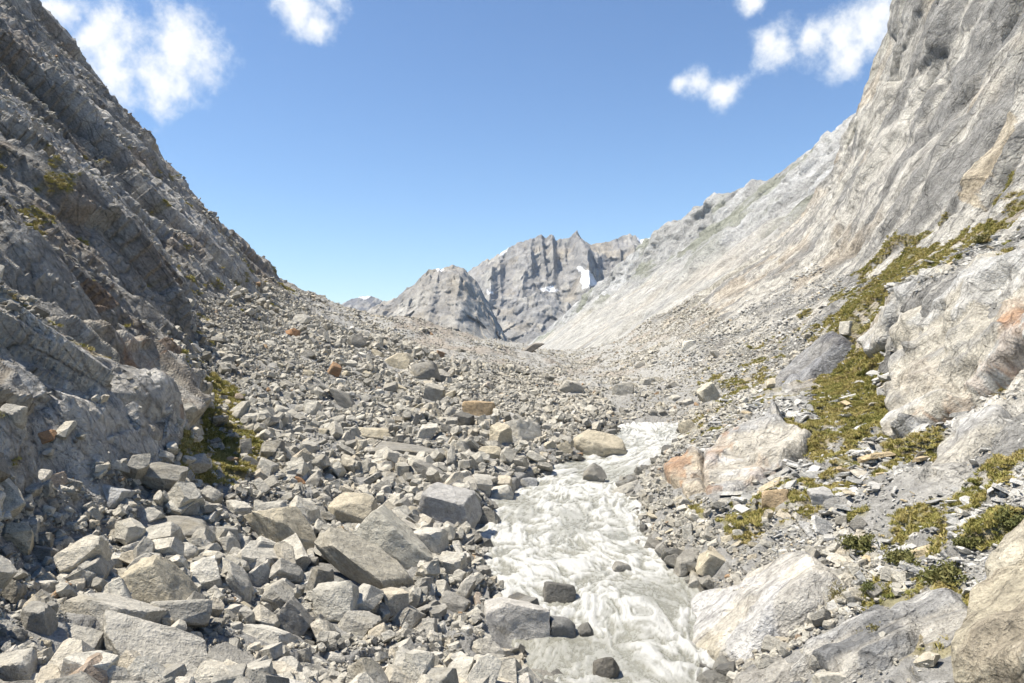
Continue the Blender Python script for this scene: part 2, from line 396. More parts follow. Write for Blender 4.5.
# graded sand-fine colours of the ground itself
px, py = proj(P0)
pyd, pxd = py + 9 * fbm(P0 / 1.2, 3, 200) * 30 / np.maximum(Y2, 20), px + 26 * fbm(P0 / 1.5, 3, 210) * 30 / np.maximum(Y2, 20)
def region(poly, y0, y1): return in_poly(pxd, pyd, poly) & (Y2 > y0) & (Y2 < y1)

GRASS = [
 ([(818,372),(860,346),(893,350),(895,420),(872,450),(840,468),(806,470),(815,430)], 33, 80, 1.0),
 ([(800,338),(840,312),(880,278),(905,245),(930,252),(960,243),(1012,230),(1012,240),(960,264),(915,288),(888,318),(855,342),(810,345)], 40, 110, .85),
 ([(858,488),(900,440),(950,398),(1012,374),(1012,392),(960,425),(910,462),(870,492)], 24, 60, .8),
 ([(680,500),(740,505),(800,490),(850,462),(868,462),(850,505),(790,530),(745,548),(700,522)], 26, 60, .7),
 ([(205,368),(240,388),(252,430),(275,470),(240,489),(168,490),(165,468),(190,445),(208,400)], 24, 75, 1.0),
 ([(0,372),(40,385),(75,408),(70,420),(30,400),(0,388)], 18, 60, .6), ([(60,345),(108,380),(112,395),(70,372)], 18, 60, .5),
 ([(850,530),(925,525),(1000,530),(1010,545),(960,590),(880,585),(840,600)], 12, 40, .3),
 ([(370,600),(440,590),(470,620),(440,640),(380,660),(350,640)], 12, 34, .3),
 ([(730,380),(770,360),(790,395),(740,420),(690,445),(680,430)], 40, 110, .35),
]
gm = np.zeros((NR, NC))
gn = fbm(P0 / 1.0, 4, 220)
for poly, a, b_, s in GRASS:
    gm = np.maximum(gm, region(poly, a, b_) * s * sstep(-.42 * s, .12, gn + (s - .75) * .5))
# scattered tufts of turf on ledges of both slopes
tn = fbm(P0 / 2.2, 4, 230)
gm = np.maximum(gm, sstep(.15, .28, tn) * .7 * ((K2 > 8.3) & (K2 < 12.3) & (Y2 < 90) & (N0[..., 2] > .55)))
gm = np.maximum(gm, sstep(.33, .42, tn) * .6 * ((K2 > 1.4) & (K2 < 3.0) & (Y2 < 150)))
gm = gm * (1 - river)

def lerp(a, b, t): return a + (np.array(b) - a) * t[..., None]
colL = np.zeros((NR, NC, 3)) + (.335, .32, .29)
v = fbm(P0 / 5, 4, 300)
colL = lerp(colL, (.52, .50, .46), sstep(.45, .8, cellL))
colL = lerp(colL, (.19, .18, .16), sstep(.3, .1, cellL) * .9)
colL = lerp(colL, (.27, .19, .12), sstep(.16, .38, v) * .4)
for poly, s in (([(60,262),(110,290),(125,330),(70,335),(40,300)], .55), ([(118,345),(215,392),(160,462),(120,440)], .55), ([(200,312),(225,318),(240,372),(205,350)], .8), ([(0,365),(70,345),(120,400),(40,410)],.35)):
    colL = lerp(colL, (.30, .185, .105), region(poly, 18, 90) * s)
colR = np.zeros((NR, NC, 3)) + (.50, .48, .435)
colR = lerp(colR, (.54, .52, .47), sstep(.5, .85, cellR) * .8)
colR = lerp(colR, (.31, .30, .275), sstep(.35, .1, cellR) * .7)
colR = lerp(colR, (.21, .21, .205), sstep(.10, .34, streakR) * .8)
v2 = fbm(P0 / 14, 4, 310)
colR = lerp(colR, (.48, .38, .25), sstep(.12, .34, v2) * .35)
colR = lerp(colR, (.36, .34, .27), sstep(110, 180, Y2) * sstep(.0, -.3, v2) * .5)
for poly, y0, y1, cc, s in (([(905,425),(945,385),(1010,345),(1024,320),(1024,345),(985,375),(930,415),(900,440)], 20, 60, (.42,.20,.10), .8),
                     ([(1000,320),(1024,300),(1024,345),(1005,352)], 18, 60, (.42,.20,.10), .8),
                     ([(770,390),(835,338),(842,345),(815,372),(785,396)], 35, 120, (.15,.155,.165), .9),
                     ([(965,200),(1024,100),(1024,140),(985,215)], 40, 160, (.52,.42,.27), .5)):
    colR = lerp(colR, cc, region(poly, y0, y1) * s)
colF = np.zeros((NR, NC, 3)) + (.29, .285, .27)
colF = lerp(colF, (.37, .365, .345), hum * .9)
colF = lerp(colF, (.30, .25, .20), sstep(.12, .35, fbm(P0 / 9, 3, 320)) * hum * .6)
wl = (1 - sstep(2.9, 3.25, K2 + .45 * sstep(45, 75, Y2) + .5 * tn))[..., None]; wr = sstep(8.8, 9.8, K2 + .8 * tn)[..., None]
COL = colL * wl + colR * wr + colF * np.clip(1 - wl - wr, 0, 1)
gcol = np.zeros_like(COL) + (.24, .215, .075)
gcol = lerp(gcol, (.32, .25, .11), sstep(-.1, .3, fbm(P0 / 1.7, 3, 240)))
COL = COL * (1 - gm[..., None] * .9) + gcol * gm[..., None] * .9
NT = grid_normals(PT)

def cut(name, k0, k1, mat):
    a, b = np.searchsorted(KC, k0), np.searchsorted(KC, k1, side='right')
    V = PT[:, a:b]
    me = make_mesh(name, V, grid_quads(NR, b - a), smooth=name != 'left_mountainside'); set_col(me, COL[:, a:b]); me.materials.append(mat)
    return tag(link(bpy.data.objects.new(name, me)), kind='structure')
left_slope = cut('left_mountainside', 0, 3.2, M_LEFT)
floor = cut('valley_floor', 3.2, 9.2, M_FLOOR)
right_slope = cut('right_mountainside', 9.2, 15, M_RIGHT)
tag(left_slope, 'dark grey ledged mountainside filling the left of the valley')
tag(floor, 'rubble strewn valley floor on both sides of the river')
tag(right_slope, 'pale sunlit rock slope and cliff on the right')

# far right mountain, beyond the cliff
FS = {270: [(60,-14),(90,10),(130,40),(200,100),(300,180),(400,240)], 400: [(30,-14),(70,14),(130,58),(200,112),(290,190),(420,280)],
      560: [(28,-14),(72,15),(140,62),(215,120),(290,180),(430,230)], 650: [(27,-14),(75,16),(145,66),(220,122),(288,182),(430,200)],
      760: [(26,-14),(75,16),(140,62),(205,112),(262,160),(420,170)], 900: [(26,-14),(66,12),(115,50),(165,92),(216,155),(380,150)],
      1150: [(25,-14),(45,0),(70,20),(100,45),(129,84),(300,110)], 1350: [(22,-14),(35,-6),(48,2),(62,14),(76,32),(220,60)], 1550: [(15,-16),(20,-14),(24,-12),(28,-10),(32,-8),(160,10)]}
fy = np.array(sorted(FS)); fp = np.array([FS[y] for y in fy], float)
fr = np.exp(np.linspace(math.log(270), math.log(1550), 300)); fk = np.concatenate([np.linspace(0, 4, 260, endpoint=False), np.linspace(4, 5, 30)])
PF = loft(fy, fp, fr, fk); PF = smooth_grid(PF, 4); NF = grid_normals(PF); KF = np.repeat(fk[None], len(fr), 0)
qF = basis(PF, (.75, -.15, .6), 3.0)
b1, c1 = blocks(qF / 40, 5, 1.4); b2, c2 = blocks(qF / 14, 6, 1.2); b3, c3 = blocks(qF / 5, 7, 1.2)
up = sstep(1.2, 2.3, KF + .8 * fbm(PF / 60, 3, 8))
fade = .35 + .65 * sstep(.2, .8, KF) ; fade = fade * (1 - .6 * sstep(1000, 1500, PF[..., 1]))
df = (7 * fbm(PF / 90, 4, 9) + b1 * (3 + 4 * up) + b2 * (1.6 + 4 * up) + b3 * (.6 + 2.2 * up)) * fade
PFD = PF + NF * df[..., None]
cF = np.zeros_like(PF) + (.46, .445, .405)
cF = lerp(cF, (.34, .34, .33), up * .9); cF = lerp(cF, (.45, .45, .44), up * sstep(.5, .9, c1)); cF = lerp(cF, (.23, .24, .18), up * sstep(.05, .3, fbm(PF / 45, 4, 10)) * .75)
cF = lerp(cF, (.36, .355, .34), (1 - up) * sstep(.0, .35, fbm(qF / 16, 4, 12)) * .8)
cF = lerp(cF, (.50, .44, .35), (1 - up) * sstep(.1, .3, fbm(PF / 50, 4, 13)) * .4)
me = make_mesh('far_slope', PFD, grid_quads(*PFD.shape[:2])); set_col(me, cF); me.materials.append(M_FAR)
tag(link(bpy.data.objects.new('far_mountain_slope', me)), 'pale far mountain slope running down behind the right cliff', kind='structure')

# distant peaks
def peak(name, label, ridge, y_top, y_foot, foot_py, ribs, seed, res=(150, 300), dip=(.42, .41, .40), snow=None, ribw=60.0):
    rx = np.array([r[0] for r in ridge], float); ry = np.array([r[1] for r in ridge], float)
    c = np.linspace(rx[0], rx[-1], res[1]); top = np.interp(c, rx, ry)
    t = np.linspace(-.25, 1, res[0])[:, None]                       # -0.25 .. 0 is the back of the ridge
    tt = np.clip(t, 0, 1)
    pyy = top[None] + (foot_py - top[None]) * tt ** .92 + np.clip(-t, 0, 1) * 60
    yy = y_top + (y_foot - y_top) * tt ** 1.15 + np.clip(-t, 0, 1) * (y_top - y_foot) * 2
    P = np.stack([(c[None] - CX) / FPX * y_top * np.ones_like(yy), yy * np.ones_like(pyy), (CY - pyy) / FPX * y_top], -1)
    q = P.copy(); q[..., 2] *= .22
    w = sstep(0, .12, tt) * (1 - .4 * sstep(.6, 1, tt))
    r1 = ridged(q / np.array([ribw * 2.2, 1500., 900.]) + .10 * fbm(P / 200, 3, seed + 4)[..., None], 3, seed, .5)
    b1, c1 = blocks(q / 38, seed + 1, 1.4); b2, c2 = blocks(q / 15, seed + 2, 1.2)
    d = ribs * .75 * np.clip(r1 + .35, 0, None) * w + b1 * 12 * (.25 + w) + b2 * 5 + 12 * fbm(P / 60, 4, seed + 3)
    P[..., 1] -= d; P[..., 2] += (b2 * 5 + fbm(P / 30, 3, seed + 6) * 12) * (1 - sstep(.1, .3, tt)) 
    col = np.zeros_like(P) + dip
    col = lerp(col, (.18, .18, .18), sstep(.35, .05, c1) * .7); col = lerp(col, (.36, .345, .31), sstep(.6, .9, c1) * .7)
    col = lerp(col, (.30, .265, .21), sstep(.1, .35, fbm(P / 120, 3, seed + 5)) * .6)
    if snow is not None:
        X, Yp = np.broadcast_to(c[None], pyy.shape) + 5 * fbm(P / 50, 3, seed + 8), pyy + 5 * fbm(P / 40, 3, seed + 9)
        for poly in snow: col = lerp(col, (.82, .84, .87), in_poly(X, Yp, poly) * 1.0)
    me = make_mesh(name, P, grid_quads(*P.shape[:2])[:, ::-1]); set_col(me, col); me.materials.append(M_PEAK)
    return tag(link(bpy.data.objects.new(name, me)), label, kind='structure')

peak('distant_ridge', 'jagged grey granite ridge with snow patches at the head of the valley',
     [(440,300),(452,285),(468,271),(480,264),(500,254),(508,248),(525,240),(533,238),(541,235),(546,238),(552,234),(556,240),(566,238),(574,233),(577,230),(581,237),(590,243),(604,243),(612,240),(622,236),(629,234),(640,239),(652,238),(665,232),(690,236)],
     3300, 2600, 372, 210, 21, (170, 420), (.27, .262, .25), snow=[[(574,272),(581,278),(590,287),(586,293),(574,296),(573,284)], [(536,292),(548,290),(556,293),(552,296),(540,295)], [(636,240),(645,236),(657,234),(655,244),(643,245)], [(487,294),(494,295),(496,299),(488,299)], [(500,250),(506,246),(510,250),(500,256)]], ribw=85)
peak('distant_buttress', 'rounded grey rock buttress in front of the jagged ridge',
     [(330,330),(352,318),(366,311),(380,305),(396,297),(408,287),(418,279),(427,270),(438,268),(452,264),(464,267),(470,274),(480,288),(490,306),(498,322),(506,338),(524,350)],
     2000, 1600, 372, 120, 47, (150, 300), (.29, .275, .25), snow=[[(436,268),(444,267),(446,269),(438,271)]], ribw=48)
peak('distant_dark_summit', 'small dark rounded summit with snow far behind the moraine',
     [(325,318),(340,306),(350,299),(358,297),(368,296),(378,298),(386,303),(396,312),(410,322)],
     5200, 4400, 345, 100, 83, (80, 120), (.14, .14, .15), snow=[[(356,298),(366,296),(372,298),(366,300)]], ribw=120)
peak('distant_apron', 'grey scree apron below the jagged ridge',
     [(470,330),(490,316),(505,307),(520,300),(536,293),(548,294),(560,299),(575,305),(590,312),(610,320)],
     2500, 2100, 380, 40, 101, (90, 160), (.26, .257, .25), snow=None, ribw=160)

# ------------------------------------------------------------------ river
wy = np.exp(np.linspace(math.log(11), math.log(63), 460))
gx = pchip(np.log(SY), SP[:, 6, :], np.log(wy)); hx = pchip(np.log(SY), SP[:, 7, :], np.log(wy))
uu = np.linspace(-.12, 1.12, 190)
PW = np.stack([gx[:, 0:1] + (hx[:, 0:1] - gx[:, 0:1]) * uu[None], np.repeat(wy[:, None], len(uu), 1), np.repeat((gx[:, 1:2]), len(uu), 1)], -1)
gr = np.gradient(PW[:, :, 0].mean(1), wy)[:, None]                 # the flow follows the bends
qW = np.stack([PW[..., 0] - PW[:, :, 0].mean(1)[:, None], PW[..., 1] * .62, PW[..., 2] * 0], -1)
warp = np.stack([fbm(qW / 1.8, 3, 401), fbm(qW / 1.8, 3, 411), np.zeros(qW.shape[:2])], -1)
PWr = np.stack([.80 * PW[..., 0] + .60 * PW[..., 1], -.60 * PW[..., 0] + .80 * PW[..., 1], 0 * PW[..., 2]], -1)
wp = qW + 1.0 * warp
turb = ridged(wp / 1.15 + 3.7, 3, 420, .5)
bill = np.abs(vnoise(wp / .62, 421)) * 2 + np.abs(vnoise(wp / .27 + 5, 422)) * .9
stepn = fbm(PWr * np.array([.30, .26, 0]), 3, 430)
fine = fbm(wp / .22, 4, 440, .7)
calm = sstep(.05, .34, fbm(PWr * np.array([.36, .30, 0]), 4, 450))
PW[..., 2] += .08 + .30 * stepn + (.12 * (turb - .4) + .10 * bill + .075 * fine) * (1 - .6 * calm)
foam = np.clip(sstep(.0, .75, .45 * turb + .4 * bill + .8 * fine) * (1 - .65 * calm), 0, 1)
me = make_mesh('river', PW, grid_quads(*PW.shape[:2])); set_val(me, foam, 'foam')
m, nt, b = mat_base('glacier_water')
at = nt.nodes.new('ShaderNodeAttribute'); at.attribute_name = 'foam'
pos = nt.nodes.new('ShaderNodeNewGeometry').outputs['Position']
sp_ = stretched(nt, pos, (.12, 1, .05), 1.5); fn = noise_node(nt, sp_, 6.0, 9, .8); fn2 = noise_node(nt, pos, 14, 5, .7)
s_ = nt.nodes.new('ShaderNodeMath'); s_.operation = 'MULTIPLY_ADD'; nt.links.new(fn, s_.inputs[0]); s_.inputs[1].default_value = 1.7; nt.links.new(at.outputs['Fac'], s_.inputs[2])
fm = maprange(nt, s_.outputs[0], .85, 1.65, 0, 1)
nt.links.new(mixcol(nt, fm, (.30, .298, .255), (.59, .592, .565)), b.inputs['Base Color'])
nt.links.new(maprange(nt, fm, 0, 1, .22, .7), b.inputs['Roughness'])
add_bump(nt, b, [(fn, .8, .14), (fn2, .6, .05)])
me.materials.append(m)
water = tag(link(bpy.data.objects.new('river', me)), 'milky white glacial river rushing down between the boulders', kind='structure')

bpy.context.view_layer.update()
GROUND = [left_slope, floor, right_slope]
def cast(px_, py_, objs=GROUND):
    d = Vector(((px_ - CX) / FPX, 1, (CY - py_) / FPX)).normalized(); best = None
    for o in objs:
        ok, loc, nor, _ = o.ray_cast(Vector((0, 0, 0)), d, distance=400)
        if ok and (best is None or loc.y < best[0].y): best = (loc.copy(), nor.copy())
    return best

# ------------------------------------------------------------------ rocks
def ico(sub):
    bm = bmesh.new(); bmesh.ops.create_icosphere(bm, subdivisions=sub, radius=1)
    V = np.array([v.co[:] for v in bm.verts]); F = np.array([[v.index for v in f.verts] for f in bm.faces]); bm.free()
    return V / np.linalg.norm(V, axis=1, keepdims=True), F
ICO = {s: ico(s) for s in (3, 4, 5)}

def rock_verts(seed, sub=3, planes=13, p=26.0, rough=.035, boxy=.5):
    """a broken granite block: the body cut out by random planes, worn edges, rough faces; fills the unit box"""
    r = np.random.default_rng(seed); U, F = ICO[sub]
    n = r.normal(size=(planes, 3)); n /= np.linalg.norm(n, axis=1, keepdims=True)
    d = r.uniform(.68, 1.02, planes)
    ax = np.linalg.qr(r.normal(size=(3, 3)) * .5 + np.eye(3) * 1.5)[0] if boxy else np.eye(3)
    n = np.concatenate([n, ax, -ax]); d = np.concatenate([d, r.uniform(.55, .85, 6)])
    k = np.maximum(U @ n.T, 1e-3) / d[None]
    rad = (k ** p).sum(1) ** (-1 / p)
    V = U * rad[:, None]
    o = r.uniform(0, 50, 3)
    V = V * (1 + rough * 1.6 * fbm(V * 2.2 + o, 3, seed)[:, None] + rough * .9 * fbm(V * 7 + o, 3, seed + 9)[:, None])
    bl, _ = blocks(V * 2.4 + o, seed + 5, 1.0); V = V * (1 + rough * bl[:, None])
    lo, hi = V.min(0), V.max(0)
    return (V - (lo + hi) / 2) / (hi - lo), F

def shade_flattish(me, ang=38):
    try: me.set_sharp_from_angle(angle=math.radians(ang))
    except Exception: pass

def chipped(name, seed, cuts=9, bevel=.05, dims=(1, .78, .6)):
    """a small block split off along random planes: few big flat faces with worn edges"""
    r = random.Random(seed); bm = bmesh.new(); bmesh.ops.create_cube(bm, size=1.0)
    for k in range(cuts):
        n = Vector((r.gauss(0, 1), r.gauss(0, 1), r.gauss(0, 1))).normalized()
        ext = max(abs(v.co.dot(n)) for v in bm.verts)
        geo = bmesh.ops.bisect_plane(bm, geom=bm.verts[:] + bm.edges[:] + bm.faces[:], plane_co=n * ext * r.uniform(.62, .88), plane_no=n, clear_outer=True)
        ed = [e for e in geo['geom_cut'] if isinstance(e, bmesh.types.BMEdge)]
        if ed: bmesh.ops.contextual_create(bm, geom=ed)
    bmesh.ops.remove_doubles(bm, verts=bm.verts[:], dist=.03)
    bmesh.ops.dissolve_limit(bm, angle_limit=.12, verts=bm.verts[:], edges=bm.edges[:])
    bmesh.ops.bevel(bm, geom=bm.edges[:], offset=bevel, segments=1, affect='EDGES', clamp_overlap=True)
    for v in bm.verts: v.co += Vector((r.uniform(-1, 1), r.uniform(-1, 1), r.uniform(-1, 1))) * .018
    bmesh.ops.triangulate(bm, faces=bm.faces[:])
    lo = [min(v.co[i] for v in bm.verts) for i in range(3)]; hi = [max(v.co[i] for v in bm.verts) for i in range(3)]
    for v in bm.verts:
        for i in range(3): v.co[i] = ((v.co[i] - (lo[i] + hi[i]) / 2) / (hi[i] - lo[i])) * dims[i]
    bmesh.ops.recalc_face_normals(bm, faces=bm.faces[:])
    me = bpy.data.meshes.new(name); bm.to_mesh(me); bm.free(); return me

src = bpy.data.collections.new('rock_sources')
NV = 40
for i in range(NV):
    me = chipped(f'rubble_block_{i:02d}', 500 + i, 6 + i % 6, .03 + .03 * (i % 3)); me.materials.append(M_STUFF)
    src.objects.link(bpy.data.objects.new(f'rubble_block_{i:02d}', me))

ssrc = bpy.data.collections.new('shard_sources')
for i in range(NV):
    me = chipped(f'rock_shard_{i:02d}', 700 + i, 7 + i % 5, .03, (1.15, .7, .6)); me.materials.append(M_SHARD)
    ssrc.objects.link(bpy.data.objects.new(f'rock_shard_{i:02d}', me))

wsrc = bpy.data.collections.new('wet_sources')
for i in range(NV):
    me = chipped(f'wet_stone_{i:02d}', 800 + i, 9 + i % 5, .07, (1.0, .8, .62)); me.materials.append(M_WETROCK)
    wsrc.objects.link(bpy.data.objects.new(f'wet_stone_{i:02d}', me))

def instancer(name, coll, pts, rots, scls, idx, mat=None):
    me = bpy.data.meshes.new(name); me.vertices.add(len(pts)); me.vertices.foreach_set('co', np.ascontiguousarray(pts, f32).ravel())
    for nm, arr in (('rot', rots), ('scl', scls)):
        a = me.attributes.new(nm, 'FLOAT_VECTOR', 'POINT'); a.data.foreach_set('vector', np.ascontiguousarray(arr, f32).ravel())
    a = me.attributes.new('idx', 'INT', 'POINT'); a.data.foreach_set('value', np.ascontiguousarray(idx, np.int32))
    o = link(bpy.data.objects.new(name, me))
    ng = bpy.data.node_groups.new(name + '_scatter', 'GeometryNodeTree')
    ng.interface.new_socket('Geometry', in_out='INPUT', socket_type='NodeSocketGeometry'); ng.interface.new_socket('Geometry', in_out='OUTPUT', socket_type='NodeSocketGeometry')
    N, L = ng.nodes.new, ng.links.new
    gi, go = N('NodeGroupInput'), N('NodeGroupOutput'); ip = N('GeometryNodeInstanceOnPoints'); ci = N('GeometryNodeCollectionInfo')
    ci.inputs['Collection'].default_value = coll; ci.inputs['Separate Children'].default_value = True; ci.inputs['Reset Children'].default_value = True
    ip.inputs['Pick Instance'].default_value = True
    def attr(nm, t):
        n = N('GeometryNodeInputNamedAttribute'); n.data_type = t; n.inputs['Name'].default_value = nm; return n.outputs['Attribute']
    L(gi.outputs[0], ip.inputs['Points']); L(ci.outputs[0], ip.inputs['Instance']); L(attr('idx', 'INT'), ip.inputs['Instance Index'])
    L(attr('rot', 'FLOAT_VECTOR'), ip.inputs['Rotation']); L(attr('scl', 'FLOAT_VECTOR'), ip.inputs['Scale']); L(ip.outputs[0], go.inputs[0])
    md = o.modifiers.new('scatter', 'NODES'); md.node_group = ng
    return o

OCC = []      # where boulders and outcrops stand: no loose stones inside or in front of them
def clear(P, m=0.0):
    x, y = proj(P); k = np.ones(len(P), bool)
    for cx, cy, a, b, yf in OCC:
        k &= ~((((x - cx) / (a + m)) ** 2 + ((y - cy) / (b + m * .8)) ** 2 < 1) & (P[:, 1] < yf))
    for poly, frac, yf in OUTC:
        ins = in_poly(x, y, poly) & (P[:, 1] < yf); k &= ~(ins & (np.random.default_rng(len(P)).uniform(size=len(P)) > frac))
    return k
OUTC = []
area = np.linalg.norm(np.cross(np.gradient(PT, axis=0), np.gradient(PT, axis=1)), axis=-1)
def scatter(name, label, weight, n, smin, px_min, smax, alpha, seed, flat=.35, sink=.22, aspect=1.0, coll=None, patch=0.0):
    r = np.random.default_rng(seed)
    w = (weight * area / np.maximum(Y2, 10) ** 1.75).ravel(); w /= w.sum()
    ids = r.choice(w.size, n, p=w)
    base = PT.reshape(-1, 3)[ids] + r.normal(0, .05, (n, 3)); y = base[:, 1]
    lo = np.maximum(smin, px_min * y / FPX)
    s = np.minimum(lo * r.uniform(0, 1, n) ** (-1 / alpha), np.maximum(smax * (1 - .5 * sstep(32, 75, y)), lo * 1.5))
    if patch: s = np.maximum(s * np.exp(patch * (fbm(base / 3.5, 3, seed + 900) - .12)), lo * .8)
    keep = clear(base, s * FPX / y * .5); ids = ids[keep]; base = base[keep]; s = s[keep]; n = len(s)
    nr = NT.reshape(-1, 3)[ids]
    up = nr * .6 + np.array([0, 0, .4])
    pts = base + up * (s * (.30 - sink))[:, None]
    rots = np.stack([r.normal(0, flat, n), r.normal(0, flat, n) , r.uniform(0, 2 * math.pi, n)], 1)
    scl = s[:, None] * np.stack([r.uniform(.8, 1.35, n), r.uniform(.65, 1.1, n), r.uniform(.55, 1.3, n) * aspect], 1)
    o = instancer(name, coll or src, pts, rots, scl, r.integers(0, NV, n))
    return tag(o, label, 'rubble', kind='stuff')

# outcrops: bedrock slabs that stand proud of the slopes ----------------
def outcrop(label, poly, bulge, base, streak, spots=(), edge=.55, relief=.4, seed=0, dirn=(1, -.9), res=2.0, mat=None, frac=.06, tilt=0.0, ydep=None):
    pts = [cast(x, y) for x, y in poly]; Q = np.array([p[0][:] for p in pts if p]); c0 = np.median(Q, 0)
    u, sv, vt = np.linalg.svd(Q - Q.mean(0)); nrm = vt[2]; nrm = nrm * np.sign(-(nrm @ c0))
    nrm = nrm / np.linalg.norm(nrm)
    toc = -c0 / np.linalg.norm(c0)
    if nrm @ toc < .30: nrm = nrm + toc * (.40 - nrm @ toc); nrm /= np.linalg.norm(nrm)
    org = Q.mean(0) + nrm * .1
    xs = np.array([p[0] for p in poly]); ys = np.array([p[1] for p in poly])
    gx_ = np.arange(xs.min() - 5, xs.max() + 5.1, res); gy_ = np.arange(ys.min() - 5, ys.max() + 5.1, res)
    GX, GY = np.meshgrid(gx_, gy_)
    dd = np.stack([(GX - CX) / FPX, np.ones_like(GX), (CY - GY) / FPX], -1)
    t = (org @ nrm) / (dd @ nrm); t = np.clip(t, c0[1] * .6, c0[1] * 1.5)
    P = dd * t[..., None]
    mpp = c0[1] / FPX
    wx = GX + 7 * fbm(P / (8 * mpp * 3), 3, seed + 1); wy_ = GY + 7 * fbm(P / (8 * mpp * 3), 3, seed + 2)
    dist = np.full(GX.shape, 1e9)
    for i in range(len(poly)):
        ax, ay = poly[i]; bx_, by_ = poly[(i + 1) % len(poly)]
        L2 = (bx_ - ax) ** 2 + (by_ - ay) ** 2; k = np.clip(((wx - ax) * (bx_ - ax) + (wy_ - ay) * (by_ - ay)) / L2, 0, 1)
        dist = np.minimum(dist, np.hypot(wx - ax - k * (bx_ - ax), wy_ - ay - k * (by_ - ay)))
    ins = in_poly(wx, wy_, poly); sd_ = np.where(ins, dist, -dist) * mpp
    prof = 1 - (1 - np.clip((sd_ + .25) / edge, 0, 1)) ** 3
    d3 = np.array([dirn[0], 0, dirn[1]], float); d3 -= nrm * (d3 @ nrm)
    q = basis(P, d3, 3.0, nrm)
    bl, cl = blocks((q + .15 * fbm(P / 2, 3, seed + 3)[..., None]) / 1.5, seed + 4, 1.2); st_ = fbm(q / 1.1, 5, seed + 5, .62)
    lump, _c = blocks(P / 2.4, seed + 6, 1.8)
    fz = .25 if GX.mean() < 512 else 1.0
    h = -1.6 + (1.6 + bulge) * prof + relief * (bl * .9 * fz + st_ * .9 + 1.2 * lump + .18 * fbm(P / .5, 4, seed + 8) + .22 * fz * blocks(q / .55, seed + 12, 1.2)[0]) * prof
    h = np.where(sd_ < -.3, -1.8, h)
    h = smooth_grid(h[..., None], 1)[..., 0]
    V = P + nrm * h[..., None]
    col = np.zeros_like(V) + np.array(base) * (1.02, .985, .915)
    col = lerp(col, streak, sstep(.0, .35, st_) * .9); col = lerp(col, np.minimum(np.array(base) * 1.15, .56), sstep(.55, .9, cl) * .7)
    for sp_poly, sc_, k in spots: col = lerp(col, sc_, in_poly(GX + 24 * fbm(P / 1.2, 5, seed + 9, .65), GY + 20 * fbm(P / 1.2, 5, seed + 10, .65), sp_poly) * k * (.3 + .7 * sstep(-.25, .3, st_ + .5 * fbm(P / .6, 3, seed + 11))))
    F = grid_quads(*GX.shape)[:, ::-1]; ok = (sd_ > -.5).ravel(); F = F[ok[F].all(1)]
    used = np.unique(F); mp = np.zeros(GX.size, int); mp[used] = np.arange(len(used))
    me = make_mesh('outcrop', V.reshape(-1, 3)[used], quads=mp[F], smooth=False); set_col(me, col.reshape(-1, 3)[used]); me.materials.append(mat or M_SLAB)
    OUTC.append((poly, frac, c0[1] * 1.35))
    return tag(link(bpy.data.objects.new('outcrop', me)), label, 'outcrop')
M_SLAB = terrain_material('slab_rock', .6, (1, 0, .9), 4, 1.0, .5)
WHT = (.57, .555, .52); OR_ = (.46, .27, .15); LG = (.47, .46, .43); GY1 = (.30, .30, .30)
outcrop('white and grey streaked outcrop with rusty edges right of the upper river', [(706,455),(730,434),(762,424),(778,417),(788,430),(813,431),(806,447),(790,464),(772,482),(750,494),(728,504),(706,500)], .6, (.54,.525,.49), (.31,.31,.30), [([(700,500),(705,455),(735,432),(722,470),(722,500)], OR_, .6), ([(750,496),(752,470),(768,470),(770,486)], OR_, .7)], seed=600)
outcrop('rounded orange stained outcrop at the right bank of the upper river', [(664,472),(676,456),(694,451),(706,458),(708,500),(690,502),(672,490)], .6, (.50,.44,.36), (.36,.34,.31), [([(662,460),(690,450),(690,485),(668,490)], OR_, .7)], seed=610)
outcrop('big smooth white rock slab at the lower right edge of the river', [(692,630),(705,606),(742,590),(775,562),(800,556),(833,566),(836,586),(810,612),(782,640),(742,664),(698,668)], .5, WHT, (.50,.48,.44), [([(692,650),(720,650),(745,664),(698,672)], (.42,.34,.17), .8)], seed=620, relief=.22)
outcrop('grey foliated slabs along the bottom edge right of the white slab', [(730,700),(768,662),(830,626),(900,594),(955,590),(980,622),(965,700)], .22, (.42,.415,.40), (.19,.195,.20), seed=630, relief=.4, dirn=(1, .55))
outcrop('yellowish brown rock rising in the bottom right corner', [(964,700),(984,642),(1004,600),(1026,562),(1070,545),(1070,700)], .9, (.45,.42,.345), (.37,.325,.25), seed=640, relief=.3, dirn=(.5, 1))
outcrop('smooth dark grey slab beside the yellowish corner rock', [(984,610),(996,570),(1022,540),(1040,545),(1015,575),(1004,614)], .5, (.33,.335,.335), (.25,.25,.26), seed=650, relief=.15)
outcrop('bright rock wall with a rusty red seam above the right turf slope', [(888,442),(892,352),(906,298),(960,268),(1035,243),(1080,300),(1060,345),(1024,352),(985,374),(940,410),(906,440)], .7, (.53,.515,.475), (.34,.335,.32), [([(905,438),(950,392),(1000,358),(1040,330),(1040,352),(985,378),(930,418)], OR_, .75), ([(1005,322),(1040,300),(1040,345),(1008,350)], OR_, .8), ([(905,380),(940,360),(950,385),(915,410)], (.42,.36,.28), .5)], seed=660, relief=.6)
outcrop('pale ramp of rock below the rusty seam', [(922,478),(944,446),(972,420),(1004,410),(1010,424),(985,448),(950,482)], .4, (.52,.51,.48), (.38,.37,.35), seed=670, relief=.25)
outcrop('dark grooved slab slanting above the turf slope', [(772,394),(788,370),(834,334),(848,338),(824,372),(796,400)], .5, (.30,.305,.315), (.13,.13,.14), seed=680, relief=.4, dirn=(1, .9))
